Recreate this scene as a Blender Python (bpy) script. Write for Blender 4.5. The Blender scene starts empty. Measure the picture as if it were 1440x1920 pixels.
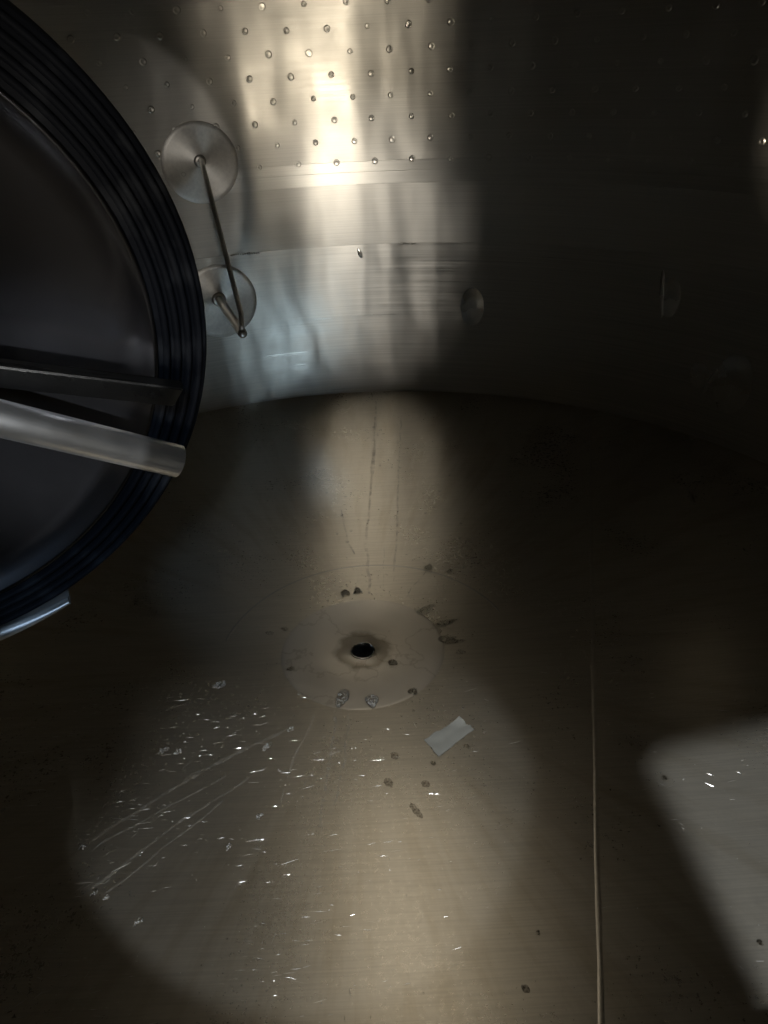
import bpy, bmesh, math, random
from mathutils import Vector, Matrix, noise

random.seed(7)
scene = bpy.context.scene
col = scene.collection
PI = math.pi
R = 1.1                      # tank radius (m); tank axis = world Z, wall/floor joint at z = 0

# ------------------------------------------------------------------ camera
cam_d = bpy.data.cameras.new('camera')
cam = bpy.data.objects.new('camera', cam_d); col.objects.link(cam)
fw = Vector((0.0, 0.85648692, -0.51616872))
rt = Vector((0.99873096, -0.02599602, -0.04313561))
up = Vector((0.05036342, 0.51551368, 0.85540001))
M4 = Matrix((rt, up, -fw)).transposed().to_4x4()
M4.translation = Vector((0.0603, -1.045, 0.8725))
cam.matrix_world = M4
cam_d.sensor_fit = 'VERTICAL'; cam_d.sensor_height = 36.0
cam_d.lens = 36.0 * 1442.0 / 1920.0
cam_d.clip_start = 0.01; cam_d.clip_end = 100
scene.camera = cam

# ------------------------------------------------------------------ world + view
w = bpy.data.worlds.new('World'); scene.world = w; w.use_nodes = True
bg = w.node_tree.nodes['Background']
bg.inputs[0].default_value = (0.30, 0.28, 0.25, 1); bg.inputs[1].default_value = 0.02
vs = scene.view_settings
vs.view_transform = 'Standard'; vs.look = 'None'; vs.exposure = 0.25; vs.gamma = 1.0
scene.cycles.max_bounces = 10; scene.cycles.glossy_bounces = 8
scene.cycles.sample_clamp_indirect = 4.0
scene.cycles.use_denoising = True

# ------------------------------------------------------------------ lamps of the room outside the open manway, and added spots
MW = Vector((0.05, -1.099, 0.86))       # centre of the manway opening
def lamp(name, target, dist, size, power, colr, through=None, size_y=None):
    d = bpy.data.lights.new(name, 'AREA'); d.shape = 'RECTANGLE'
    d.size = size; d.size_y = size_y or size; d.energy = power; d.color = colr
    o = bpy.data.objects.new(name, d); col.objects.link(o)
    thr = Vector(through) if through else MW
    v = (thr - Vector(target)).normalized()
    o.location = thr + v * dist
    o.rotation_euler = v.to_track_quat('Z', 'Y').to_euler()
    return o
def spot(name, target, dist, radius, power, colr, through=None, tall=1.0, soft=1.0):
    """narrow soft beam: radius = size of its pool at the target"""
    thr = Vector(through) if through else MW
    v = (thr - Vector(target)); tot = v.length + dist; v.normalize()
    d = bpy.data.lights.new(name, 'SPOT'); d.energy = power; d.color = colr; d.shadow_soft_size = 0.03
    d.spot_size = 2 * math.atan(radius * max(tall, 1.0) / tot); d.spot_blend = soft
    o = bpy.data.objects.new(name, d); col.objects.link(o); o.location = thr + v * dist
    o.rotation_euler = v.to_track_quat('Z', 'Y').to_euler(); o.scale = (1.0 / max(tall, 1.0), 1.0, 1.0)
    return o
WARM = (1.0, 0.89, 0.71); NEUT = (1.0, 0.95, 0.87); COOL = (0.50, 0.72, 1.0); WHITE = (0.93, 0.97, 1.0)
lamp('hall_lamp', (0.055, 1.1, 0.95), 8.0, 0.16, 165, WARM, size_y=2.2)
lamp('hall_lamp', (-0.16, 1.09, 0.90), 8.0, 0.12, 185, WARM, size_y=2.6)
lamp('hall_lamp', (0.045, 1.1, 0.41), 7.0, 0.40, 210, NEUT, size_y=0.7)
lamp('window_light', (-0.22, 0.42, -0.03), 6.0, 0.20, 210, COOL, size_y=0.5)
spot('glint_spot', (-0.075, 0.62, -0.03), 5.0, 0.06, 5000, COOL, through=(0.12, -1.1, 0.86), tall=1.6)  # added narrow spot, makes the cool glint on the lower wall
lamp('bay_lamp', (-0.085, -0.31, -0.03), 1.55, 0.045, 46, WHITE)
lamp('side_lamp', (0.60, -0.38, -0.02), 2.4, 0.03, 300, WHITE)
spot('disc_fill_spot', (-0.33, 1.045, 0.60), 5.0, 0.34, 75, NEUT, through=(0.19, -1.1, 0.86), tall=1.2)  # added spot, brightens the upper wall disc
spot('corner_fill_spot', (0.925, 0.595, 0.70), 3.5, 0.10, 2200, WARM, tall=1.8)  # added spot, makes the warm patch far right on the wall
spot('tube_fill_spot', (-0.15, -0.56, 0.655), 4.0, 0.11, 1300, (0.92, 0.96, 1.0), through=(0.16, -1.1, 0.73), soft=0.6)  # added spot, puts a highlight on the handle tube
# unseen area light added high inside the tank for the floor glare
rl_d = bpy.data.lights.new('floor_fill', 'AREA'); rl_d.shape = 'RECTANGLE'; rl_d.size = 0.46; rl_d.size_y = 1.1; rl_d.energy = 0.105; rl_d.color = (1.0, 0.88, 0.70)
rl_d.spread = math.radians(50)
rl = bpy.data.objects.new('floor_fill', rl_d); col.objects.link(rl); rl.location = (0.05, 0.86, 1.85)
rl.rotation_euler = (Vector((0.05, 0.86, 1.85)) - Vector((0.04, -0.42, 0))).to_track_quat('Z', 'Y').to_euler()

# ------------------------------------------------------------------ helpers
def link(name, me, mat, parent=None, smooth=True):
    o = bpy.data.objects.new(name, me); col.objects.link(o)
    if mat and not me.materials: me.materials.append(mat)
    if smooth:
        for p in me.polygons: p.use_smooth = True
    if parent: o.parent = parent
    return o
def from_data(name, vs_, fs, mat, parent=None, smooth=True):
    me = bpy.data.meshes.new(name); me.from_pydata(vs_, [], fs); me.update()
    return link(name, me, mat, parent, smooth)
def struct(o): o['kind'] = 'structure'; return o
def tag(o, label, cat, group=None):
    o['label'] = label; o['category'] = cat
    if group: o['group'] = group
    return o
def empty(name, loc):
    o = bpy.data.objects.new(name, None); col.objects.link(o); o.location = loc; o.empty_display_size = .05
    return o
def wallp(th, z, off=0.0):              # th degrees from +Y towards +X, off = inwards
    a = math.radians(th); return Vector(((R - off) * math.sin(a), (R - off) * math.cos(a), z))
FC = Vector((0.010, 0.005))
def floorp(x, y, off=0.0):
    t = math.hypot(x - FC.x, y - FC.y) / R
    for _ in range(6): t = math.hypot(x - FC.x * (1 - t), y - FC.y * (1 - t)) / R
    return Vector((x, y, -0.045 * (1 - t ** 3) + off))

# ------------------------------------------------------------------ materials
def mat(name):
    m = bpy.data.materials.new(name); m.use_nodes = True
    nt = m.node_tree; b = nt.nodes['Principled BSDF']; return m, nt, b
def N(nt, t, **k):
    n = nt.nodes.new(t)
    for a, v in k.items(): setattr(n, a, v)
    return n
def ramp(nt, src, p0, c0, p1, c1):
    r = N(nt, 'ShaderNodeMapRange'); r.inputs[1].default_value = p0; r.inputs[2].default_value = p1
    r.inputs[3].default_value = c0; r.inputs[4].default_value = c1
    nt.links.new(src, r.inputs[0]); return r.outputs[0]

def steel(name, base, rough, aniso=0.0, rot=0.0, metallic=1.0, streak=0.1, scale=(3, 3, 90), bump=0.02, tang=True, wav=0.0, wsc=(1, 1, 1), blot=0.05, tone=0.12):
    m, nt, b = mat(name)
    b.inputs['Metallic'].default_value = metallic
    tc = N(nt, 'ShaderNodeTexCoord'); mp = N(nt, 'ShaderNodeMapping')
    mp.inputs['Scale'].default_value = scale
    nt.links.new(tc.outputs['Object'], mp.inputs[0])
    ns = N(nt, 'ShaderNodeTexNoise'); ns.inputs['Scale'].default_value = 4; ns.inputs['Detail'].default_value = 6
    ns.inputs['Roughness'].default_value = 0.65
    nt.links.new(mp.outputs[0], ns.inputs['Vector'])
    big = N(nt, 'ShaderNodeTexNoise'); big.inputs['Scale'].default_value = 5; big.inputs['Detail'].default_value = 5
    nt.links.new(tc.outputs['Object'], big.inputs['Vector'])
    mix = N(nt, 'ShaderNodeMix', data_type='RGBA')
    mix.inputs[6].default_value = (*[c * (1 - tone) for c in base], 1); mix.inputs[7].default_value = (*[min(1, c * (1 + tone)) for c in base], 1)
    nt.links.new(ramp(nt, ns.outputs[0], 0.3, 0, 0.7, 1), mix.inputs[0]); nt.links.new(mix.outputs[2], b.inputs['Base Color'])
    ad = N(nt, 'ShaderNodeMath', operation='ADD')
    nt.links.new(ramp(nt, ns.outputs[0], 0.3, rough - streak, 0.7, rough + streak), ad.inputs[0])
    nt.links.new(ramp(nt, big.outputs[0], 0.3, -blot, 0.7, blot), ad.inputs[1])
    nt.links.new(ad.outputs[0], b.inputs['Roughness'])
    if aniso:
        b.inputs['Anisotropic'].default_value = aniso; b.inputs['Anisotropic Rotation'].default_value = rot
        if tang:
            t = N(nt, 'ShaderNodeTangent', direction_type='RADIAL', axis='Z'); nt.links.new(t.outputs[0], b.inputs['Tangent'])
    bp = N(nt, 'ShaderNodeBump'); bp.inputs['Strength'].default_value = bump; bp.inputs['Distance'].default_value = 0.002
    nt.links.new(ns.outputs[0], bp.inputs['Height'])
    last = bp
    if wav:
        wv = N(nt, 'ShaderNodeTexNoise'); wv.inputs['Scale'].default_value = 3.5; wv.inputs['Detail'].default_value = 1.5
        wm = N(nt, 'ShaderNodeMapping'); wm.inputs['Scale'].default_value = wsc
        nt.links.new(tc.outputs['Object'], wm.inputs[0]); nt.links.new(wm.outputs[0], wv.inputs['Vector'])
        b2 = N(nt, 'ShaderNodeBump'); b2.inputs['Strength'].default_value = 1.0; b2.inputs['Distance'].default_value = wav
        nt.links.new(wv.outputs[0], b2.inputs['Height']); nt.links.new(bp.outputs[0], b2.inputs['Normal']); last = b2
    nt.links.new(last.outputs[0], b.inputs['Normal'])
    return m

ROT = 0.25
wall_m = steel('brushed_wall_steel', (0.52, 0.495, 0.45), 0.46, aniso=0.5, rot=ROT, scale=(0.6, 0.6, 150), streak=0.05, blot=0.09, wav=0.008, wsc=(2.2, 2.2, 0.7))
floor_m = steel('floor_steel', metallic=0.94, base=(0.68, 0.63, 0.53), rough=0.29, scale=(40, 40, 40), streak=0.02, wav=0.002, blot=0.015, tone=0.02)
def floor_runs(m):
    """faint brownish runs towards the drain and cross brushing, in the floor's own colour"""
    nt = m.node_tree; b = nt.nodes['Principled BSDF']; src = b.inputs['Base Color'].links[0].from_socket
    tc = N(nt, 'ShaderNodeTexCoord'); sx = N(nt, 'ShaderNodeSeparateXYZ'); nt.links.new(tc.outputs['Object'], sx.inputs[0])
    at = N(nt, 'ShaderNodeMath', operation='ARCTAN2'); nt.links.new(sx.outputs[0], at.inputs[0]); nt.links.new(sx.outputs[1], at.inputs[1])
    le = N(nt, 'ShaderNodeVectorMath', operation='LENGTH'); nt.links.new(tc.outputs['Object'], le.inputs[0])
    cb = N(nt, 'ShaderNodeCombineXYZ')
    k1 = N(nt, 'ShaderNodeMath', operation='MULTIPLY'); k1.inputs[1].default_value = 7.0; nt.links.new(at.outputs[0], k1.inputs[0])
    k2 = N(nt, 'ShaderNodeMath', operation='MULTIPLY'); k2.inputs[1].default_value = 1.6; nt.links.new(le.outputs['Value'], k2.inputs[0])
    nt.links.new(k1.outputs[0], cb.inputs[0]); nt.links.new(k2.outputs[0], cb.inputs[1])
    n1 = N(nt, 'ShaderNodeTexNoise'); n1.inputs['Scale'].default_value = 2.2; n1.inputs['Detail'].default_value = 5; n1.inputs['Roughness'].default_value = .6
    nt.links.new(cb.outputs[0], n1.inputs['Vector'])
    mp = N(nt, 'ShaderNodeMapping'); mp.inputs['Scale'].default_value = (4, 160, 4); nt.links.new(tc.outputs['Object'], mp.inputs[0])
    n2 = N(nt, 'ShaderNodeTexNoise'); n2.inputs['Scale'].default_value = 2.5; n2.inputs['Detail'].default_value = 3; nt.links.new(mp.outputs[0], n2.inputs['Vector'])
    mx = N(nt, 'ShaderNodeMix', data_type='RGBA', blend_type='MULTIPLY'); mx.inputs[7].default_value = (0.72, 0.66, 0.55, 1)
    fd = N(nt, 'ShaderNodeMath', operation='MULTIPLY'); nt.links.new(ramp(nt, n1.outputs[0], .48, 0, .75, .6), fd.inputs[0]); nt.links.new(ramp(nt, le.outputs['Value'], .2, 0, .5, 1), fd.inputs[1])
    nt.links.new(fd.outputs[0], mx.inputs[0]); nt.links.new(src, mx.inputs[6])
    my = N(nt, 'ShaderNodeMix', data_type='RGBA', blend_type='MULTIPLY'); my.inputs[7].default_value = (0.8, 0.8, 0.8, 1)
    nt.links.new(ramp(nt, n2.outputs[0], .4, 0, .65, .5), my.inputs[0]); nt.links.new(mx.outputs[2], my.inputs[6])
    nt.links.new(my.outputs[2], b.inputs['Base Color'])
roof_m = steel('roof_steel', (0.45, 0.43, 0.40), 0.4, streak=0.03)
floor_runs(floor_m)

# ------------------------------------------------------------------ tank wall with manway opening
HT = 2.6
def build_wall():
    NT, hw, hh = 240, 0.195, 0.235
    verts, faces = [], []
    a0 = math.atan2(MW.x, -MW.y)         # manway azimuth offset from -Y
    ph = math.radians(16.5); zl, zh = MW.z - 0.30, MW.z + 0.30
    zs = [0.0, 0.02, 0.1, 0.25, 0.4, zl, zh, 1.5, 2.0, HT]
    n = NT
    # angle list measured from -Y, skipping the manway patch
    thetas = [ph + (2 * PI - 2 * ph) * i / n for i in range(n + 1)]
    def P(a, z): a = a + a0; return (R * math.sin(a), -R * math.cos(a), z)
    g = {}
    for j, z in enumerate(zs):
        for i, a in enumerate(thetas):
            g[i, j] = len(verts); verts.append(P(a, z))
    for j in range(len(zs) - 1):
        for i in range(n): faces.append((g[i, j], g[i, j + 1], g[i + 1, j + 1], g[i + 1, j]))
    # front strip below and above the patch, and ring around the opening
    m = 24
    st = [-ph + 2 * ph * i / m for i in range(m + 1)]
    h = {}
    for j, z in enumerate(zs):
        for i, a in enumerate(st):
            if i == 0: h[i, j] = g[n, j]
            elif i == m: h[i, j] = g[0, j]
            else: h[i, j] = len(verts); verts.append(P(a, z))
    jl, jh = zs.index(zl), zs.index(zh)
    for j in range(len(zs) - 1):
        if jl <= j < jh: continue
        for i in range(m): faces.append((h[i, j], h[i, j + 1], h[i + 1, j + 1], h[i + 1, j]))
    k = 96; rings = 8; rg = {}
    for s in range(rings + 1):
        t = s / rings
        for i in range(k):
            b = 2 * PI * i / k; c, d = math.cos(b), math.sin(b)
            q = max(abs(c), abs(d)); ex, ez = c / q * ph, d / q * 0.30
            ix, iz = hw / R * c, hh * d
            rg[s, i] = len(verts); verts.append(P(ix * (1 - t) + ex * t, MW.z + iz * (1 - t) + ez * t))
    for s in range(rings):
        for i in range(k):
            i2 = (i + 1) % k; faces.append((rg[s, i], rg[s + 1, i], rg[s + 1, i2], rg[s, i2]))
    o = from_data('tank_wall', verts, faces, wall_m)
    # collar: short neck reaching outwards
    cv, cf = [], []
    prof = [(0.0, 0.0), (0.012, 0.0), (0.012, -0.035), (0.0, -0.035)]
    for i in range(k):
        b = 2 * PI * i / k
        for dr, dy in prof:
            a = (hw + dr) / R * math.cos(b)
            p = P(a, MW.z + (hh + dr) * math.sin(b)); cv.append((p[0], p[1] + dy + 0.004, p[2]))
    for i in range(k):
        i2 = (i + 1) % k
        for s in range(4): cf.append((i * 4 + s, i * 4 + (s + 1) % 4, i2 * 4 + (s + 1) % 4, i2 * 4 + s))
    c = from_data('manway_collar', cv, cf, steel('collar_steel', (0.6, 0.58, 0.55), 0.3, bump=0.01), o)
    # unseen plates added outside the manway to cut the lamp beams, on struts
    shade_a = [(0.106, 1.494), (0.077, 1.473), (0.077, 1.449), (0.071, 1.431), (0.053, 1.408), (0.035, 1.382), (0.028, 1.371), (0.034, 1.397), (0.037, 1.426), (0.028, 1.453), (0.015, 1.474), (-0.003, 1.494), (0.017, 1.554), (0.242, 1.554), (0.244, 1.494), (0.167, 1.49)]
    shade_b = [(-0.247, 1.201), (-0.322, 1.338), (-0.435, 1.522), (-0.412, 1.532), (-0.367, 1.543), (-0.209, 1.571), (-0.362, 1.759), (-0.68, 1.759), (-0.452, 1.201)]
    for br, sx, sz in ((shade_a, 0.15, 1.56), (shade_b, -0.42, 1.70)):
        nb = len(br)
        bv = [(x, -1.604, z) for x, z in br] + [(x, -1.596, z) for x, z in br]
        bf = [tuple(range(nb)), tuple(range(2 * nb - 1, nb - 1, -1))] + [(i, nb + i, nb + (i + 1) % nb, (i + 1) % nb) for i in range(nb)]
        from_data('shadow_plate', bv, bf, c.data.materials[0], o, False)
        y1 = -math.sqrt(R * R - sx * sx) - 0.01
        sv = [(sx + dx, y, sz + dz) for y in (-1.595, y1) for dx, dz in ((-.012, -.012), (.012, -.012), (.012, .012), (-.012, .012))]
        sf = [(0, 1, 2, 3), (7, 6, 5, 4)] + [(i, 4 + i, 4 + (i + 1) % 4, (i + 1) % 4) for i in range(4)]
        from_data('shadow_plate_strut', sv, sf, c.data.materials[0], o, False)
    return o
wall = struct(build_wall())

def build_floor():
    verts, faces = [], []; NT = 192
    rs = [0.139] + [0.14 + 0.96 * k / 40 for k in range(1, 40)] + [R]
    for r in rs:
        for i in range(NT):
            a = 2 * PI * i / NT; t = r / R
            z = -0.045 * (1 - t ** 3)
            verts.append((FC.x * (1 - t) + r * math.cos(a), FC.y * (1 - t) + r * math.sin(a), z))
    for j in range(len(rs) - 1):
        for i in range(NT):
            i2 = (i + 1) % NT; faces.append((j * NT + i, (j + 1) * NT + i, (j + 1) * NT + i2, j * NT + i2))
    return from_data('tank_floor', verts, faces, floor_m)
floor = struct(build_floor())
def build_roof():
    NT = 128; verts = []; faces = []
    for r, z in ((R, HT), (0.6, HT + 0.15), (0.2, HT + 0.25), (0.001, HT + 0.28)):
        for i in range(NT):
            a = 2 * PI * i / NT; verts.append((r * math.cos(a), r * math.sin(a), z))
    for j in range(3):
        for i in range(NT):
            i2 = (i + 1) % NT; faces.append((j * NT + i, j * NT + i2, (j + 1) * NT + i2, (j + 1) * NT + i))
    return from_data('tank_roof', verts, faces, roof_m)
roof = struct(build_roof())

# ------------------------------------------------------------------ details of the wall
def wall_frame(th, z, off=0.0, tilt=0.0):
    """local x = along the wall, y = up, z = inwards"""
    a = math.radians(th); n = Vector((-math.sin(a), -math.cos(a), 0)); yv = Vector((0, 0, 1)); xv = yv.cross(n)
    m = Matrix((xv, yv, n)).transposed().to_4x4() @ Matrix.Rotation(tilt, 4, 'Z')
    m.translation = wallp(th, z, off); return m
def lathe_mesh(name, prof, seg, closed_centre=True, sx=1, sy=1):
    vs_, fs = [], []
    start = 0
    if closed_centre: vs_.append((0, 0, prof[0][1])); prof = prof[1:]; start = 1
    for r, z in prof:
        for i in range(seg):
            a = 2 * PI * i / seg; vs_.append((r * math.cos(a) * sx, r * math.sin(a) * sy, z))
    if closed_centre:
        for i in range(seg): fs.append((0, 1 + i, 1 + (i + 1) % seg))
    for j in range(len(prof) - 1):
        for i in range(seg):
            i2 = (i + 1) % seg; A = start + j * seg
            fs.append((A + i, A + seg + i, A + seg + i2, A + i2))
    me = bpy.data.meshes.new(name); me.from_pydata(vs_, [], fs); me.update()
    for p in me.polygons: p.use_smooth = True
    return me
plain_m = steel('plain_steel', (0.52, 0.495, 0.45), 0.36, bump=0.01, streak=0.05, scale=(4, 4, 4))
dim_me = lathe_mesh('dimple', [(0, 0.0001), (0.0030, -0.0001), (0.0050, 0.0009), (0.0062, 0.0008), (0.0085, -0.0006)], 14)
dim_me.materials.append(plain_m)
for k in range(8):
    z = 0.628 + 0.0484 * k
    for i in range(-6, 14):
        th = -10.92 + 5.055 * i + (2.53 if k % 2 else 0)
        if th < -32 or th > 56: continue
        o = bpy.data.objects.new('dimple', dim_me); col.objects.link(o); o.parent = wall
        sc_ = random.uniform(.75, 1.05)
        o.matrix_world = wall_frame(th + random.uniform(-.14, .14), z + random.uniform(-.0015, .0015), 0.0008, random.random() * 6) @ Matrix.Diagonal((sc_, sc_ * random.uniform(.9, 1.1), random.uniform(.5, 1.1), 1))
band_m = steel('ground_weld_steel', (0.54, 0.515, 0.47), 0.42, aniso=0.62, rot=ROT, scale=(0.6, 0.6, 160), streak=0.05)
def wall_band(name, z0, z1, off, t0=-60, t1=75, m=band_m, bevel=0.0012):
    vs_, fs = [], []; n = 150
    prof = [(z0, -0.0004), (z0 + bevel, off), (z0 + bevel, off), (z1 - bevel, off), (z1 - bevel, off), (z1, -0.0004)]
    for i in range(n + 1):
        th = t0 + (t1 - t0) * i / n
        for z, o_ in prof: vs_.append(wallp(th, z, o_))
    for i in range(n):
        for s in (0, 2, 4): A = i * 6 + s; fs.append((A, A + 1, A + 7, A + 6))
    return from_data(name, vs_, fs, m, wall)
wall_band('weld_band', 0.572, 0.6285, 0.0004)
wall_band('weld_bead', 0.6015, 0.6040, 0.0008)
wall_band('weld_band', 0.978, 1.03, 0.0006)
wall_band('weld_bead', 0.985, 0.988, 0.0012)
ground_m = steel('ground_wall_steel', (0.53, 0.505, 0.46), 0.38, aniso=0.6, rot=ROT, scale=(0.5, 0.5, 70), streak=0.09, tone=0.16, bump=0.05, wav=0.010, wsc=(2.2, 2.2, 0.9))
wall_band('ground_band', 0.006, 0.424, 0.0004, m=ground_m)
wall_band('joint_bead', 0.0005, 0.004, 0.0008)
def ridge(name, pts, wdt, hgt, mt, parent, place):
    """thin raised line; place(p, lateral, height) -> world"""
    vs_, fs = [], []
    for i, p in enumerate(pts):
        q = pts[min(i + 1, len(pts) - 1)]; q0 = pts[max(i - 1, 0)]
        d = Vector((q[0] - q0[0], q[1] - q0[1])).normalized(); nrm = Vector((-d.y, d.x))
        wi = wdt * (0.35 if i in (0, len(pts) - 1) else 1)
        for l, h in ((-1, -0.0003), (0, hgt), (1, -0.0003)):
            vs_.append(place(Vector(p) + nrm * (l * wi), h))
    for i in range(len(pts) - 1):
        for s in range(2): A = i * 3 + s; fs.append((A, A + 1, A + 4, A + 3))
    return from_data(name, vs_, fs, mt, parent)
def on_wall(p, h): return wallp(math.degrees(p.x / R), p.y, h)          # p = (arc length, z)
def on_floor(p, h): v = floorp(p.x, p.y); v.z += h; return v
D2A = R * PI / 180
seam_pts = [(-4.6 * D2A, 1.02), (-4.8 * D2A, 0.80), (-4.4 * D2A, 0.68), (-4.0 * D2A, 0.58), (-3.9 * D2A, 0.45), (-3.2 * D2A, 0.22), (-3.0 * D2A, 0.03)]
ridge('weld_seam', seam_pts, 0.0010, 0.00025, plain_m, wall, on_wall)
# dents pushed in from outside, and creases
wallflat_m = steel('dented_steel', (0.60, 0.575, 0.53), 0.27, bump=0.01, streak=0.05, scale=(4, 4, 4))
def dent(th, z, sx, sy, h, tilt=0.0, name='dent'):
    prof = [(0, h * 0.8), (0.22, h * 0.84), (0.42, h), (0.6, h * 0.7), (0.8, h * 0.22), (0.93, h * 0.04), (1.0, -0.0006)]
    me = lathe_mesh(name, prof, 40, True, sx, sy)
    o = link(name, me, wallflat_m, wall)
    for v in me.vertices: v.co.z += (v.co.x ** 2) / (2 * R)
    o.matrix_world = wall_frame(th, z, 0.0005, tilt); return o
dent(17.5, 0.254, 0.034, 0.055, 0.0035)
dent(43.5, 0.335, 0.007, 0.060, 0.003, 0.12, 'crease'); dent(44.6, 0.33, 0.026, 0.05, 0.0018)
dent(51.5, 0.150, 0.006, 0.040, 0.003, -0.35, 'crease')
dent(54.5, 0.160, 0.05, 0.08, 0.0025, -0.2); dent(50.0, 0.16, 0.026, 0.035, 0.002)
dent(1.6, 0.400, 0.006, 0.014, 0.0016, 0.3)
# stamped heat marks, too worn to read
for th0, n in ((7.2, 8), (-16.3, 13)):
    for i in range(n):
        me = lathe_mesh('stamp', [(0, 0.0010), (0.6, 0.0012), (1, -0.0004)], 8, True, random.uniform(.0018, .0034), random.uniform(.002, .0045))
        o = link('stamped_mark', me, plain_m, wall)
        o.matrix_world = wall_frame(th0 + i * 0.31, 0.421 + random.uniform(-.0015, .0015), 0.0006, random.random())
# long vertical scratches
for th, z0, z1 in ((11.9, .70, .74), (14.6, .86, .92), (10.9, .88, .96), (32.5, .72, .80), (31.5, .62, .67), (-27.5, .86, .92), (4.4, .60, .76), (-6.9, .60, .66), (24.0, .80, .88)):
    ridge('scratch', [(th * D2A, z0), ((th + .15) * D2A, (z0 + z1) / 2), ((th + .1) * D2A, z1)], 0.0006, 0.0005, plain_m, wall, on_wall)
# swirl left by a grinding disc above the lower fitting
for k in range(7):
    rr = 0.150 + 0.0065 * k; pts = []
    a0, a1 = math.radians(38 + random.uniform(0, 10)), math.radians(62 + random.uniform(-8, 12))
    for i in range(9):
        a = a0 + (a1 - a0) * i / 8; pts.append((-18.9 * D2A + rr * math.cos(a), 0.31 + rr * math.sin(a)))
    ridge('grinding_mark', pts, 0.0007, 0.00035, plain_m, wall, on_wall)

# ------------------------------------------------------------------ details of the floor
pt_m, nt, b = mat('sump_steel')
b.inputs['Metallic'].default_value = 0.9
tc = N(nt, 'ShaderNodeTexCoord'); ns = N(nt, 'ShaderNodeTexNoise'); ns.inputs['Scale'].default_value = 22; ns.inputs['Detail'].default_value = 7
nt.links.new(tc.outputs['Object'], ns.inputs['Vector'])
ln = N(nt, 'ShaderNodeVectorMath', operation='LENGTH'); nt.links.new(tc.outputs['Object'], ln.inputs[0])
ad = N(nt, 'ShaderNodeMath', operation='MULTIPLY_ADD'); nt.links.new(ns.outputs[0], ad.inputs[0]); ad.inputs[1].default_value = 0.03; nt.links.new(ln.outputs['Value'], ad.inputs[2])
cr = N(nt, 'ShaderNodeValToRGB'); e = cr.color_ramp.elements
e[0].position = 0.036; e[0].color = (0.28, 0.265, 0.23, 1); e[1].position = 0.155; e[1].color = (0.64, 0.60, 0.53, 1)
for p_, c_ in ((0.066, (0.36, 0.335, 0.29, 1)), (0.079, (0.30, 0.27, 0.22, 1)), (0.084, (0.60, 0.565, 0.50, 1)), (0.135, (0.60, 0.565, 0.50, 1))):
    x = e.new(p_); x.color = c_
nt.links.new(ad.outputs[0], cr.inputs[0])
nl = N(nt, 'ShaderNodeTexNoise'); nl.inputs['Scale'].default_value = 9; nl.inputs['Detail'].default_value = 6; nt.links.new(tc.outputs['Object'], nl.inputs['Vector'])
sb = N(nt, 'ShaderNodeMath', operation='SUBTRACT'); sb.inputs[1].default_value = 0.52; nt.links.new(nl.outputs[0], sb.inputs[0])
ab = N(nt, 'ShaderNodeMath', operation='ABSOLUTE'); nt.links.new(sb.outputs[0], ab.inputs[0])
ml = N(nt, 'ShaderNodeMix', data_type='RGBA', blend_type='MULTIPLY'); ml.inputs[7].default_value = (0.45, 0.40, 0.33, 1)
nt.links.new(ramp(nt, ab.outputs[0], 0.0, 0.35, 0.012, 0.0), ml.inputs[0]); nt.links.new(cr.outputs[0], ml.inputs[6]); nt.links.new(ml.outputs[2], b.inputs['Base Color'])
nt.links.new(ramp(nt, ns.outputs[0], 0.3, 0.30, 0.7, 0.40), b.inputs['Roughness'])
bp = N(nt, 'ShaderNodeBump'); bp.inputs['Strength'].default_value = 0.12; bp.inputs['Distance'].default_value = 0.002
nt.links.new(ns.outputs[0], bp.inputs['Height']); nt.links.new(bp.outputs[0], b.inputs['Normal'])
zc = -0.045
prof = [(0.0212, zc - 0.0024), (0.0235, zc - 0.0017), (0.045, zc - 0.0010), (0.062, zc - 0.0002), (0.070, zc + 0.0004), (0.10, zc + 0.0006), (0.134, zc + 0.0006), (0.1405, zc + 0.0005), (0.1435, zc + 0.00045), (0.147, zc - 0.0001)]
pl_me = lathe_mesh('sump_plate', prof, 96, False)
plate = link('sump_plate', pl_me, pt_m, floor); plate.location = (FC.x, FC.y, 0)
rim_m = steel('drain_rim_steel', (0.7, 0.68, 0.64), 0.2, bump=0.0, streak=0.03)
rim = link('drain_rim', lathe_mesh('drain_rim', [(0.0195, zc - 0.008), (0.0196, zc - 0.0010), (0.0206, zc - 0.0003), (0.0220, zc - 0.0010), (0.0225, zc - 0.004)], 48, False), rim_m, plate)
pipe_m = steel('drain_pipe_steel', (0.30, 0.29, 0.27), 0.4, bump=0.0, streak=0.03)
link('drain_pipe', lathe_mesh('drain_pipe', [(0.0194, zc - 0.007), (0.0194, zc - 0.25), (0.0005, zc - 0.251)], 48, False), pipe_m, plate)
seam_m = steel('seam_steel', (0.62, 0.575, 0.49), 0.34, metallic=0.95, bump=0.02, streak=0.05, scale=(30, 30, 30))
vs_, fs = [], []
for i in range(61):
    y = 0.86 - 1.80 * i / 60; x = 0.496 + (y - 0.308) * 0.2465 + 0.0015 * noise.noise(Vector((y * 6, 0, 0)))
    wv = .0045 * (1 + .25 * noise.noise(Vector((y * 30, 2, 0))))
    for l, h in ((-1, -.0003), (-.7, .00015), (.7, .00015), (1, -.0003)): vs_.append(on_floor(Vector((x + l * wv, y)), h))
for i in range(60):
    for k in range(3): A = i * 4 + k; fs.append((A, A + 4, A + 5, A + 1))
from_data('floor_seam', vs_, fs, seam_m, floor)
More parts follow.
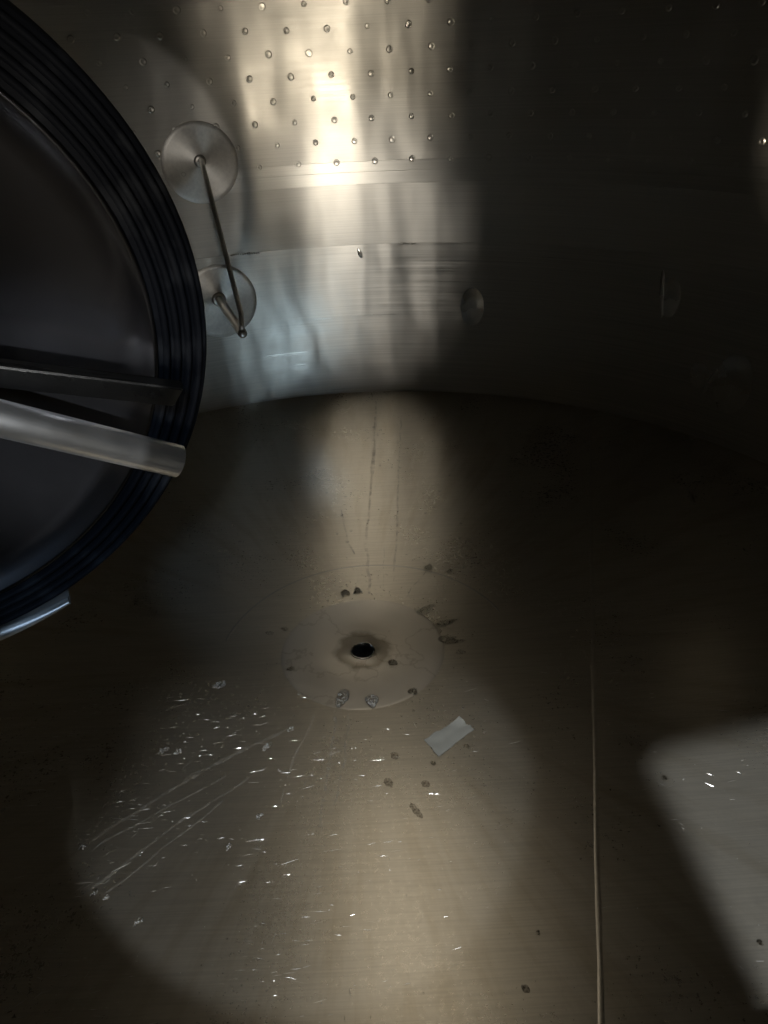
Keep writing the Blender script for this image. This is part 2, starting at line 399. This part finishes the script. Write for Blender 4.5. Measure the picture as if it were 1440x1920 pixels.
# faint circle where the floor plate was pressed
cir = []
for i in range(61):
    a = math.radians(20 + 150 * i / 60); cir.append((0.02 + 0.265 * math.cos(a), 0.0 + 0.265 * math.sin(a)))
ridge('press_ring', cir, 0.003, 0.0006, plain_m, floor, on_floor)

# fine scratches and specks that glint in the lamp light: nobody could count them
scr_m, nt, b = mat('bright_scratch'); b.inputs['Metallic'].default_value = 1.0
b.inputs['Base Color'].default_value = (0.95, 0.94, 0.92, 1); b.inputs['Roughness'].default_value = 0.36
vs_, fs = [], []
def add_scratch(x, y, ang, L, wd, hg):
    d = Vector((math.cos(ang), math.sin(ang))); nn = Vector((-d.y, d.x)); c = Vector((x, y)); A = len(vs_)
    for t, k in ((-1, .2), (0, 1), (1, .2)):
        q = c + d * (L / 2 * t)
        for l, h in ((-1, -0.0002), (0.2, hg), (1, -0.0002)): vs_.append(on_floor(q + nn * (wd * l * k), h * (k if h > 0 else 1)))
    for i in range(2):
        for s in range(2): B = A + i * 3 + s; fs.append((B, B + 1, B + 4, B + 3))
made = 0
while made < 700:
    x, y = (random.triangular(-0.62, 0.2, -0.25) if random.random() < .85 else random.uniform(0.15, .85)), random.uniform(-0.62, -0.06)
    if noise.noise(Vector((x * 7, y * 11, 4.2))) < random.uniform(-.35, .35): continue
    made += 1
    ang = random.gauss(0.02, 0.13) + (0.14 if x > 0.12 else 0)
    if random.random() < .25: ang = math.atan2(y, x) + random.gauss(0, .2)
    wd = random.choice((.0002, .0003, .0004, .0006)) * random.uniform(.7, 1.2)
    add_scratch(x, y, ang, random.choice((.004, .006, .009, .014, .022)) * random.uniform(.6, 1.3), wd, wd * random.uniform(.5, 1.3))
for i in range(330):
    x, y = random.triangular(-0.6, 0.7, -0.2), random.uniform(-0.7, -0.03)
    wd = random.uniform(.0003, .0008); add_scratch(x, y, random.gauss(0, .8), random.uniform(.0006, .0016), wd, wd * random.uniform(.5, 1.3))
sc = from_data('fine_scratches', vs_, fs, scr_m, floor, False); sc['kind'] = 'stuff'

# ------------------------------------------------------------------ probe fitting on the wall
probe = empty('probe_fitting', wallp(-18.9, 0.31)); bpy.context.view_layer.update()
tag(probe, 'thin steel rod and tube meeting at a tip, fixed on two turned wall discs', 'probe')
turn_m = steel('turned_disc_steel', (0.80, 0.77, 0.72), 0.44, aniso=0.85, rot=ROT, scale=(30, 30, 30), streak=0.04, bump=0.01)
rod_m = steel('polished_rod_steel', (0.85, 0.83, 0.80), 0.32, bump=0.0, streak=0.03)
def put(o, parent, mw):
    o.parent = parent; o.matrix_parent_inverse = parent.matrix_world.inverted() if parent else Matrix(); o.matrix_world = mw
def disc(th, z, rad):
    prof = [(0, 0.0016)] + [(rad * k / 8, 0.0016) for k in range(1, 8)] + [(rad * .992, 0.0016), (rad, 0.0)]
    me = lathe_mesh('wall_disc', prof, 72); 
    for v in me.vertices: v.co.z += v.co.x ** 2 / (2 * R)
    o = link('wall_disc', me, turn_m); put(o, probe, wall_frame(th, z)); return o
d1 = disc(-18.6, 0.648, 0.094); d2 = disc(-18.7, 0.305, 0.098)
def tube_along(name, pts, rad, mt, parent, seg=20, cap=True):
    vs_, fs = [], []; P = [Vector(p) for p in pts]; prev = None
    for i, p in enumerate(P):
        d = (P[min(i + 1, len(P) - 1)] - P[max(i - 1, 0)]).normalized()
        if prev is None: u = d.orthogonal().normalized()
        else: u = (prev - d * prev.dot(d)).normalized()
        prev = u; v = d.cross(u); rr = rad[i] if isinstance(rad, (list, tuple)) else rad
        for k in range(seg): a = 2 * PI * k / seg; vs_.append(p + (u * math.cos(a) + v * math.sin(a)) * rr)
    for i in range(len(P) - 1):
        for k in range(seg): k2 = (k + 1) % seg; fs.append((i * seg + k, i * seg + k2, (i + 1) * seg + k2, (i + 1) * seg + k))
    if cap: fs.append(tuple(range(seg))[::-1]); fs.append(tuple((len(P) - 1) * seg + k for k in range(seg)))
    o = from_data(name, vs_, fs, mt)
    if parent: put(o, parent, Matrix())
    return o
tip = Vector((-0.2505, 0.729, 0.312))
base2 = wallp(-18.9, 0.312, -0.004); ax2 = (tip - base2).normalized()
tube_along('probe_tube', [base2, base2 + ax2 * .1, tip - ax2 * .006, tip, tip + ax2 * .005, tip + ax2 * .007], [.0112, .0112, .0112, .0108, .0085, .004], rod_m, probe)
base1 = wallp(-18.6, 0.655, -0.004)
p_in = base1 + Vector((0.012, -0.03, 0.0))
bend = tip + (p_in - tip) * 0.13 + Vector((0.006, 0.01, -0.012))
pts = [base1, base1 + (p_in - base1) * .6, p_in + Vector((0.004, -0.018, -0.012))]
q0, q1 = pts[-1], bend
for t in (.25, .5, .75, 1): pts.append(q0.lerp(q1, t))
pts += [tip + Vector((-.001, .006, .022)), tip + Vector((-.001, .003, .006))]
tube_along('brace_rod', pts, .0062, rod_m, probe)
def collar(name, base, axis, r0, r1, h, parent):
    me = lathe_mesh(name, [(r0, 0), (r1, 0), (r1, h * .6), (r1 - .003, h), (r0, h)], 32, False)
    o = link(name, me, plain_m); mw = axis.to_track_quat('Z', 'Y').to_matrix().to_4x4(); mw.translation = base
    put(o, parent, mw); return o
collar('weld_collar', wallp(-18.9, 0.312, 0.0018), ax2, .0105, .0185, .006, probe)
collar('weld_collar', wallp(-18.6, 0.653, 0.0018), Vector((math.sin(math.radians(18.6)), -math.cos(math.radians(18.6)), 0)), .006, .0150, .005, probe)

# ------------------------------------------------------------------ manway door, swung into the tank on the left
DC = Vector((-0.285, -0.601, 0.718))
dn = Vector((0.40795, -0.89899, -0.15932)); de1 = Vector((0.91063, 0.41323, 0)); de2 = Vector((0.06584, -0.14508, 0.98723))
DM = Matrix((de1, de2, dn)).transposed().to_4x4(); DM.translation = DC
door = empty('manway_cover', (0, 0, 0)); door.matrix_world = DM; bpy.context.view_layer.update()
tag(door, 'round steel hatch cover with ribbed black rubber gasket, swung open at left', 'hatch cover')
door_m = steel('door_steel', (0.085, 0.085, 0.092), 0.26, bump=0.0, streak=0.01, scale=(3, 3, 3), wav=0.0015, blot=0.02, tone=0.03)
rub_m, nt, b = mat('black_rubber')
b.inputs['Base Color'].default_value = (0.005, 0.0056, 0.0075, 1); b.inputs['Roughness'].default_value = 0.6; b.inputs['Specular IOR Level'].default_value = 0.035
tcr = N(nt, 'ShaderNodeTexCoord'); nr_ = N(nt, 'ShaderNodeTexNoise'); nr_.inputs['Scale'].default_value = 28; nr_.inputs['Detail'].default_value = 6
nt.links.new(tcr.outputs['Object'], nr_.inputs['Vector'])
mr = N(nt, 'ShaderNodeMix', data_type='RGBA'); mr.inputs[6].default_value = (0.003, 0.0034, 0.0046, 1); mr.inputs[7].default_value = (0.013, 0.014, 0.016, 1)
nt.links.new(ramp(nt, nr_.outputs[0], .5, 0, .75, 1), mr.inputs[0]); nt.links.new(mr.outputs[2], b.inputs['Base Color'])
def child(o, parent): o.parent = parent; return o
dish = [(0, -0.020), (0.05, -0.019), (0.10, -0.016), (0.15, -0.0115), (0.185, -0.006), (0.203, -0.002), (0.2075, 0.003), (0.2105, 0.0035), (0.212, -0.006)]
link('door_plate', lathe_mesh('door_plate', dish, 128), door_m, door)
gk = link('gasket', lathe_mesh('gasket', [(0.2085, -0.012), (0.2085, -0.001), (0.2125, 0.0), (0.2465, -0.004), (0.249, -0.008), (0.249, -0.030), (0.235, -0.034)], 128, False), rub_m, door)
for r_, h_ in ((0.2175, 0.0005), (0.2255, -0.0003), (0.2335, -0.0012), (0.2415, -0.0022)):
    vsr = []
    me = lathe_mesh('gasket_rib', [(r_ - .0026, h_ - .002), (r_ - .0022, h_ + .0022), (r_ - .0008, h_ + .0036), (r_ + .0008, h_ + .0036), (r_ + .0022, h_ + .0022), (r_ + .0026, h_ - .002)], 128, False)
    link('gasket_rib', me, rub_m, gk)
link('back_rim', lathe_mesh('back_rim', [(0.230, -0.0345), (0.2475, -0.0345), (0.2480, -0.037), (0.2480, -0.043), (0.236, -0.046), (0.02, -0.052)], 128, False), steel('rim_steel', (0.3, .29, .28), .4), door)
vs_, fs = [], []; nr = 40
for i in range(nr + 1):
    a = math.radians(-150 + 84 * i / nr); tp = min(1, (nr - i) / 22)
    for r_, z_ in ((0.2515 - .020 * tp, -0.001), (0.2515 - .020 * tp, 0.004), (0.2515 - .008 * tp, 0.006), (0.2545, 0.0045), (0.256, -0.03)): vs_.append((r_ * math.cos(a), r_ * math.sin(a), z_))
for i in range(nr):
    for k in range(4): A = i * 5 + k; fs.append((A, A + 1, A + 6, A + 5))
from_data('rim_guard', vs_, fs, steel('guard_steel', (0.55, .545, .535), .55, bump=.004), door)
tube_m = steel('handle_tube_steel', (0.88, 0.87, 0.85), 0.33, bump=0.002, streak=0.02, scale=(10, 10, 10), tone=0.03)
a_, b_ = Vector((0.203, -0.086, 0.05)), Vector((0.101, -0.024, 0.05)); dd = b_ - a_
t = tube_along('handle_tube', [a_, a_ + dd * 1.5, a_ + dd * 3], .0118, tube_m, None, 32); child(t, door)
# flat bar above the tube
bm = bmesh.new(); bmesh.ops.create_cube(bm, size=1.0)
for v in bm.verts: v.co = Vector((v.co.x * 0.30, v.co.y * 0.022, v.co.z * 0.008))
bmesh.ops.bevel(bm, geom=bm.edges[:], offset=0.0012, segments=2, affect='EDGES')
me = bpy.data.meshes.new('handle_bar'); bm.to_mesh(me); bm.free()
hb = link('handle_bar', me, steel('handle_bar_steel', (0.10, .098, .095), .3, bump=.003, streak=.03), door, False)
dv = Vector((0.105 - 0.212, 0.002 + 0.038, 0)).normalized()
hb.rotation_euler = (0.5, 0, math.atan2(-dv.y, -dv.x)); hb.location = Vector((0.2125, -0.038, 0.04)) + dv * 0.15

# ------------------------------------------------------------------ wet marks and residue on the floor
water_m, nt, b = mat('water_beads')
b.inputs['Base Color'].default_value = (0.8, 0.8, 0.78, 1); b.inputs['Roughness'].default_value = 0.08; b.inputs['IOR'].default_value = 1.33
b.inputs['Transmission Weight'].default_value = 1.0
foam_m, nt, b = mat('foam_beads')
b.inputs['Base Color'].default_value = (0.55, 0.54, 0.52, 1); b.inputs['Roughness'].default_value = 0.2; b.inputs['Transmission Weight'].default_value = 0.2
def bead_patch(name, x, y, L, Wd, mt, label, cat='droplet', group=None, n=None):
    """teardrop patch of small beads, its tail pointing away from the drain"""
    d = Vector((x - FC.x, y - FC.y)); d.normalize(); nn = Vector((-d.y, d.x))
    c = floorp(x, y, .0008 if math.hypot(x - FC.x, y - FC.y) < .15 else 0.0); vs_, fs = [], []
    def bead(px, py, r, h):
        A = len(vs_); seg = 6
        vs_.append((px, py, h))
        for rr, hh in ((.65, .75), (1, 0)):
            for k in range(seg): a = 2 * PI * k / seg + px * 900; vs_.append((px + r * rr * math.cos(a), py + r * rr * math.sin(a), h * hh))
        for k in range(seg):
            k2 = (k + 1) % seg; fs.append((A, A + 1 + k, A + 1 + k2)); fs.append((A + 1 + k, A + 7 + k, A + 7 + k2, A + 1 + k2))
    # thin wet film with a raised front lip
    A = len(vs_); seg = 20
    def outline(a):
        u, v = math.cos(a), math.sin(a); wd = Wd / 2 * (1 - 0.35 * u) * (1 + .08 * math.sin(3 * a + x * 90))
        return d * (u * L / 2) + nn * (v * wd)
    vs_.append((0, 0, .0004))
    for f_, h in ((.75, .0005), (.92, .0009), (1.0, .0001)):
        for k in range(seg): q = outline(2 * PI * k / seg) * f_; vs_.append((q.x, q.y, h))
    for k in range(seg):
        k2 = (k + 1) % seg; fs.append((A, A + 1 + k, A + 1 + k2))
        for s in range(2): B = A + 1 + s * seg; fs.append((B + k, B + seg + k, B + seg + k2, B + k2))
    cnt = n if n is not None else int(max(5, L * Wd * 260000))
    for i in range(min(cnt, 170)):
        a = random.uniform(0, 2 * PI); q = outline(a) * math.sqrt(random.random()) * .9
        bead(q.x, q.y, random.uniform(.0004, .0011), random.uniform(.0006, .0013))
    o = from_data(name, vs_, fs, water_m); o.location = c
    o.data.materials.append(mt)
    for k, p in enumerate(o.data.polygons):
        if k >= seg * 3: p.material_index = 1
    tag(o, label, cat, group); return o
LIT = [
 ((-0.236, -0.067), .027, .0198, 'thick foam blob with dark wet foot left of the sump plate'),
 ((-0.300, -0.207), .0244, .0098, 'long foam dab beside a smaller ring, left of the lit floor patch'),
 ((-0.276, -0.211), .0162, .0097, 'small ring-shaped foam mark just right of a long foam dab'),
 ((-0.139, -0.208), .0229, .0106, 'slanted white foam dab at the end of a long pale trail'),
 ((-0.105, -0.175), .0151, .0092, 'faint ring-shaped drop close to the front left of the sump plate'),
 ((-0.136, -0.336), .0133, .0088, 'upper of two round foam dabs at the right side of the pale trails'),
 ((-0.172, -0.382), .0128, .0085, 'lower of two round foam dabs at the right side of the pale trails'),
 ((-0.373, -0.374), .0114, .0078, 'bright foam dab at the lower left end of the upper pale trail'),
 ((-0.335, -0.442), .0134, .0067, 'left one of two faint rings at the foot of the pale trails'),
 ((-0.319, -0.449), .0107, .0067, 'right one of two faint rings at the foot of the pale trails'),
 ((-0.269, -0.484), .0155, .0078, 'bluish white foam dab nearest the bottom of the lit floor patch'),
 ((-0.507, -0.308), .0105, .0067, 'small foam speck at the far left edge of the floor'),
 ((-0.025, -0.113), .0456, .0211, 'large slanted sparkling patch of beads on the front lip of the sump plate'),
 ((0.025, -0.123), .0331, .0209, 'shorter sparkling patch of beads right of the large one on the sump lip'),
]
for (x, y), L, W_, lab in LIT:
    bead_patch('foam_patch', x, y, L, W_, foam_m, lab, 'foam', 'white foam patches in the lit floor area')
spot_m, nt, b = mat('brown_spot_residue')
b.inputs['Base Color'].default_value = (0.14, 0.105, 0.065, 1); b.inputs['Roughness'].default_value = 0.4
tr_ = N(nt, 'ShaderNodeBsdfTransparent'); mx = N(nt, 'ShaderNodeMixShader'); out = nt.nodes['Material Output']
tcn = N(nt, 'ShaderNodeTexCoord'); nn_ = N(nt, 'ShaderNodeTexNoise'); nn_.inputs['Scale'].default_value = 260; nn_.inputs['Detail'].default_value = 4
nt.links.new(tcn.outputs['Object'], nn_.inputs['Vector']); nt.links.new(ramp(nt, nn_.outputs[0], .35, .15, .65, .75), mx.inputs[0])
nt.links.new(tr_.outputs[0], mx.inputs[1]); nt.links.new(b.outputs[0], mx.inputs[2]); nt.links.new(mx.outputs[0], out.inputs[0])
DRK = [
 ((0.094, -0.105), .0176, .0159, 'round dark beaded drop at the front right lip of the sump plate'),
 ((0.132, 0.111), .0484, .0222, 'topmost beaded wet streak fanning out right of the sump plate'),
 ((0.167, 0.069), .0452, .0177, 'second beaded wet streak from the top, right of the sump plate'),
 ((0.163, 0.024), .0383, .0172, 'third beaded wet streak from the top, touching the right rim of the sump plate'),
 ((0.175, 0.015), .0438, .0133, 'lowest long beaded wet streak right of the sump plate'),
 ((0.184, -0.014), .0187, .0131, 'short dark wet spot below the fan of beaded streaks'),
 ((0.063, -0.033), .0185, .0148, 'dark hook-shaped wet drop on the sump plate right of the drain'),
 ((0.146, 0.248), .0217, .0152, 'dark drop at the top of a slanted run behind the sump plate'),
 ((0.189, 0.230), .0193, .0118, 'dark oval drop right of the slanted run behind the sump plate'),
 ((-0.024, 0.175), .0251, .0188, 'left of two blurred wet dabs just behind the sump plate'),
 ((-0.000, 0.180), .0252, .0168, 'right of two blurred wet dabs just behind the sump plate'),
 ((-0.163, 0.064), .0176, .0108, 'left of two faint drops at the left rim of the sump plate'),
 ((-0.136, 0.074), .0158, .0108, 'right of two faint drops at the left rim of the sump plate'),
 ((-0.116, -0.036), .0166, .0111, 'single faint drop at the front left of the sump plate'),
 ((0.058, -0.239), .0160, .0128, 'topmost of the brown spots in front of the sump plate'),
 ((0.047, -0.288), .0184, .0123, 'left one of two level brown spots in front of the sump plate'),
 ((0.101, -0.294), .0138, .0115, 'right one of two level brown spots in front of the sump plate'),
 ((0.084, -0.339), .0295, .0103, 'long brown smear below the two level spots'),
 ((0.115, -0.257), .0094, .0079, 'small bright drop just below the pale reflection patch'),
 ((0.169, -0.228), .0112, .0072, 'small ring drop at the right end of the pale reflection patch'),
 ((0.192, -0.586), .0106, .0082, 'brown spot near the bottom edge of the picture'),
 ((0.219, -0.523), .0062, .0050, 'tiny bright drop at the lower right of the floor, left of the seam'),
 ((0.443, -0.308), .0105, .0075, 'bright white drop in the right-hand lit floor patch'),
 ((0.470, -0.551), .0085, .0061, 'small pale drop at the right edge of the picture'),
]
for (x, y), L, W_, lab in DRK:
    if 'brown' in lab:
        me = lathe_mesh('brown_spot', [(0, .0003), (.5, .00035), (.8, .0004), (1, -.0001)], 18, True, W_ / 2, L / 2)
        for v in me.vertices: k_ = 1 + .35 * noise.noise(Vector((v.co.x * 300 + x * 99, v.co.y * 300, 0))); v.co.x *= k_; v.co.y *= k_
        o = link('brown_spot', me, spot_m); o.location = floorp(x, y, .0002); o.rotation_euler.z = math.atan2(y, x) - PI / 2 + .3
        tag(o, lab, 'stain', 'brown spots in front of the sump plate'); continue
    bead_patch('water_patch', x, y, L, W_, water_m, lab, 'water drop', 'wet drops around the drain')
DOTS = [(-0.045, 0.614), (-0.038, 0.596), (-0.030, 0.550), (-0.015, 0.401), (-0.023, 0.359), (-0.038, 0.469), (0.056, 0.690), (0.086, 0.679), (0.107, 0.674), (0.158, 0.546), (0.156, 0.461), (0.178, 0.481), (0.196, 0.552), (0.227, 0.623), (0.232, 0.408), (0.222, 0.351), (-0.071, 0.629), (-0.076, 0.574), (-0.046, 0.393), (0.101, 1.039), (0.043, 0.895), (0.230, 0.284)]
stain_m, nt, b = mat('brown_residue')
b.inputs['Base Color'].default_value = (0.20, 0.16, 0.11, 1); b.inputs['Roughness'].default_value = 0.35
tr_ = N(nt, 'ShaderNodeBsdfTransparent'); mx = N(nt, 'ShaderNodeMixShader'); out = nt.nodes['Material Output']
tcn = N(nt, 'ShaderNodeTexCoord'); nn_ = N(nt, 'ShaderNodeTexNoise'); nn_.inputs['Scale'].default_value = 60; nn_.inputs['Detail'].default_value = 4
nt.links.new(tcn.outputs['Object'], nn_.inputs['Vector']); nt.links.new(ramp(nt, nn_.outputs[0],   .38, .0, .68, .3), mx.inputs[0])
nt.links.new(tr_.outputs[0], mx.inputs[1]); nt.links.new(b.outputs[0], mx.inputs[2]); nt.links.new(mx.outputs[0], out.inputs[0])
for x, y in DOTS:
    me = lathe_mesh('dried_drop', [(0, .0004), (.45, .0004), (.8, .0010), (1, -.0001)], 12, True, random.uniform(.0028, .0048), random.uniform(.0045, .009))
    o = link('dried_drop', me, stain_m); o.location = floorp(x, y, .0002); o.rotation_euler.z = math.atan2(y, x) - PI / 2
    tag(o, 'tiny dark dried drop on the floor between sump plate and back wall', 'dried drop', 'dried drops behind the sump plate')
pale_m, nt, b = mat('pale_dried_trail')
b.inputs['Base Color'].default_value = (0.42, 0.40, 0.36, 1); b.inputs['Roughness'].default_value = 0.6
tr_ = N(nt, 'ShaderNodeBsdfTransparent'); mx = N(nt, 'ShaderNodeMixShader'); out = nt.nodes['Material Output']
tcn = N(nt, 'ShaderNodeTexCoord'); nn_ = N(nt, 'ShaderNodeTexNoise'); nn_.inputs['Scale'].default_value = 120; nn_.inputs['Detail'].default_value = 5
nt.links.new(tcn.outputs['Object'], nn_.inputs['Vector']); nt.links.new(ramp(nt, nn_.outputs[0],   .35, .0, .75, .25), mx.inputs[0])
nt.links.new(tr_.outputs[0], mx.inputs[1]); nt.links.new(b.outputs[0], mx.inputs[2]); nt.links.new(mx.outputs[0], out.inputs[0])
def ribbon(name, pts, wd, mt, h=.0008):
    P = [Vector(p) for p in pts]; Q = []
    for i in range(len(P) - 1):
        p0, p1, p2, p3 = P[max(i - 1, 0)], P[i], P[i + 1], P[min(i + 2, len(P) - 1)]
        for k in range(8):
            t = k / 8
            Q.append(.5 * ((2 * p1) + (p2 - p0) * t + (2 * p0 - 5 * p1 + 4 * p2 - p3) * t * t + (3 * p1 - p0 - 3 * p2 + p3) * t ** 3))
    Q.append(P[-1]); vs_, fs = [], []
    for i, q in enumerate(Q):
        d = (Q[min(i + 1, len(Q) - 1)] - Q[max(i - 1, 0)]).normalized(); nr = Vector((-d.y, d.x))
        wv = wd * (.6 + .8 * noise.noise(Vector((q.x * 40, q.y * 40, 3.1))) ** 2 * 3) * (0.3 if i in (0, len(Q) - 1) else 1)
        q = q + nr * noise.noise(Vector((q.x * 25, q.y * 25, 0))) * .004
        for l, hh in ((-1, .0001), (-.5, h), (.5, h), (1, .0001)): vs_.append(on_floor(q + nr * (l * wv), hh))
    for i in range(len(Q) - 1):
        for s in range(3): A = i * 4 + s; fs.append((A, A + 1, A + 5, A + 4))
    return from_data(name, vs_, fs, mt)
PALE = [
 ([(-0.375, -0.374), (-0.285, -0.295), (-0.217, -0.240), (-0.110, -0.172)], .0035, 'longest pale dried trail, uppermost of the slanted ones on the floor'),
 ([(-0.354, -0.374), (-0.266, -0.310), (-0.182, -0.257)], .002, 'thin pale trail just below the uppermost slanted trail'),
 ([(-0.353, -0.445), (-0.275, -0.370), (-0.226, -0.320), (-0.135, -0.250)], .003, 'broad pale trail, third of the slanted ones from the top'),
 ([(-0.325, -0.447), (-0.259, -0.379), (-0.191, -0.305)], .002, 'thin pale trail, lowest of the slanted ones'),
 ([(-0.034, -0.146), (-0.038, -0.215), (-0.048, -0.313), (-0.051, -0.366)], .003, 'pale trail running straight forward from the sump plate, middle of three'),
 ([(-0.013, -0.146), (-0.019, -0.247), (-0.032, -0.323)], .0025, 'pale trail running forward from the sump plate, rightmost of three'),
 ([(-0.068, -0.149), (-0.099, -0.251), (-0.108, -0.319)], .002, 'pale trail running forward from the sump plate, leftmost of three'),
 ([(-0.343, -0.134), (-0.299, -0.113), (-0.240, -0.096)], .0012, 'thin straight pale line leading to the thick foam blob'),
]
for p, wd, lab in PALE: tag(ribbon('dried_trail', p, wd, pale_m), lab, 'dried trail', 'pale dried trails in front of the sump plate')
BROWN = [
 ([(0.054, 1.039), (0.040, 0.724), (0.020, 0.386), (0.022, 0.266), (0.023, 0.168)], .004, 'long brown run from the back wall to the sump plate, left one'),
 ([(0.122, 0.946), (0.103, 0.664), (0.089, 0.423), (0.072, 0.205)], .003, 'long brown run from the back wall towards the sump plate, right one'),
 ([(0.141, 0.235), (0.110, 0.182), (0.092, 0.144)], .0016, 'thin brown run slanting down to the right rear of the sump plate'),
 ([(-0.039, 0.492), (-0.022, 0.369), (-0.008, 0.307)], .003, 'short brown run left of the two long ones behind the drain'),
 ([(0.057, 0.341), (0.052, 0.190)], .0012, 'short thin brown run between the two long ones behind the drain'),
]
for p, wd, lab in BROWN: tag(ribbon('brown_run', p, wd, stain_m, .0005), lab, 'residue run', 'brown runs behind the sump plate')
# pale sheet on the floor, standing in for a reflection
refl_m, nt, b = mat('pale_reflection')
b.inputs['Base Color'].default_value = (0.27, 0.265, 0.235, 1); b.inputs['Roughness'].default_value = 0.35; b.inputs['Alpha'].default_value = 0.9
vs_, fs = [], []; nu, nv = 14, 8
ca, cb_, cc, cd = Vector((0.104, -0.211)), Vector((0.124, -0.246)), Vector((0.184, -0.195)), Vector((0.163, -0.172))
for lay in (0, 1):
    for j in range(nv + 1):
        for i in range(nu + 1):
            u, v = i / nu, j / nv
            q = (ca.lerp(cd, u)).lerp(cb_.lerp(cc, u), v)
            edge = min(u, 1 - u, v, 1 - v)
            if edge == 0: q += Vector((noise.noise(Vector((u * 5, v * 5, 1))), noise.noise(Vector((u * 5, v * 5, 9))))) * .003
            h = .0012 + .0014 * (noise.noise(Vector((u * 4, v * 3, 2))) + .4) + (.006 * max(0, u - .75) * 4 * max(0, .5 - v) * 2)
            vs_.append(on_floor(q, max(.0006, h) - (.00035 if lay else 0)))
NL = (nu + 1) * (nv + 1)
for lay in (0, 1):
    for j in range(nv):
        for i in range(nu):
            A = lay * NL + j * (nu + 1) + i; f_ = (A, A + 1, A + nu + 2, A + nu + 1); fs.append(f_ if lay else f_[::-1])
tag(from_data('reflection_patch', vs_, fs, refl_m), 'pale flat rectangular patch painted as a reflection in front of the sump plate', 'film scrap')
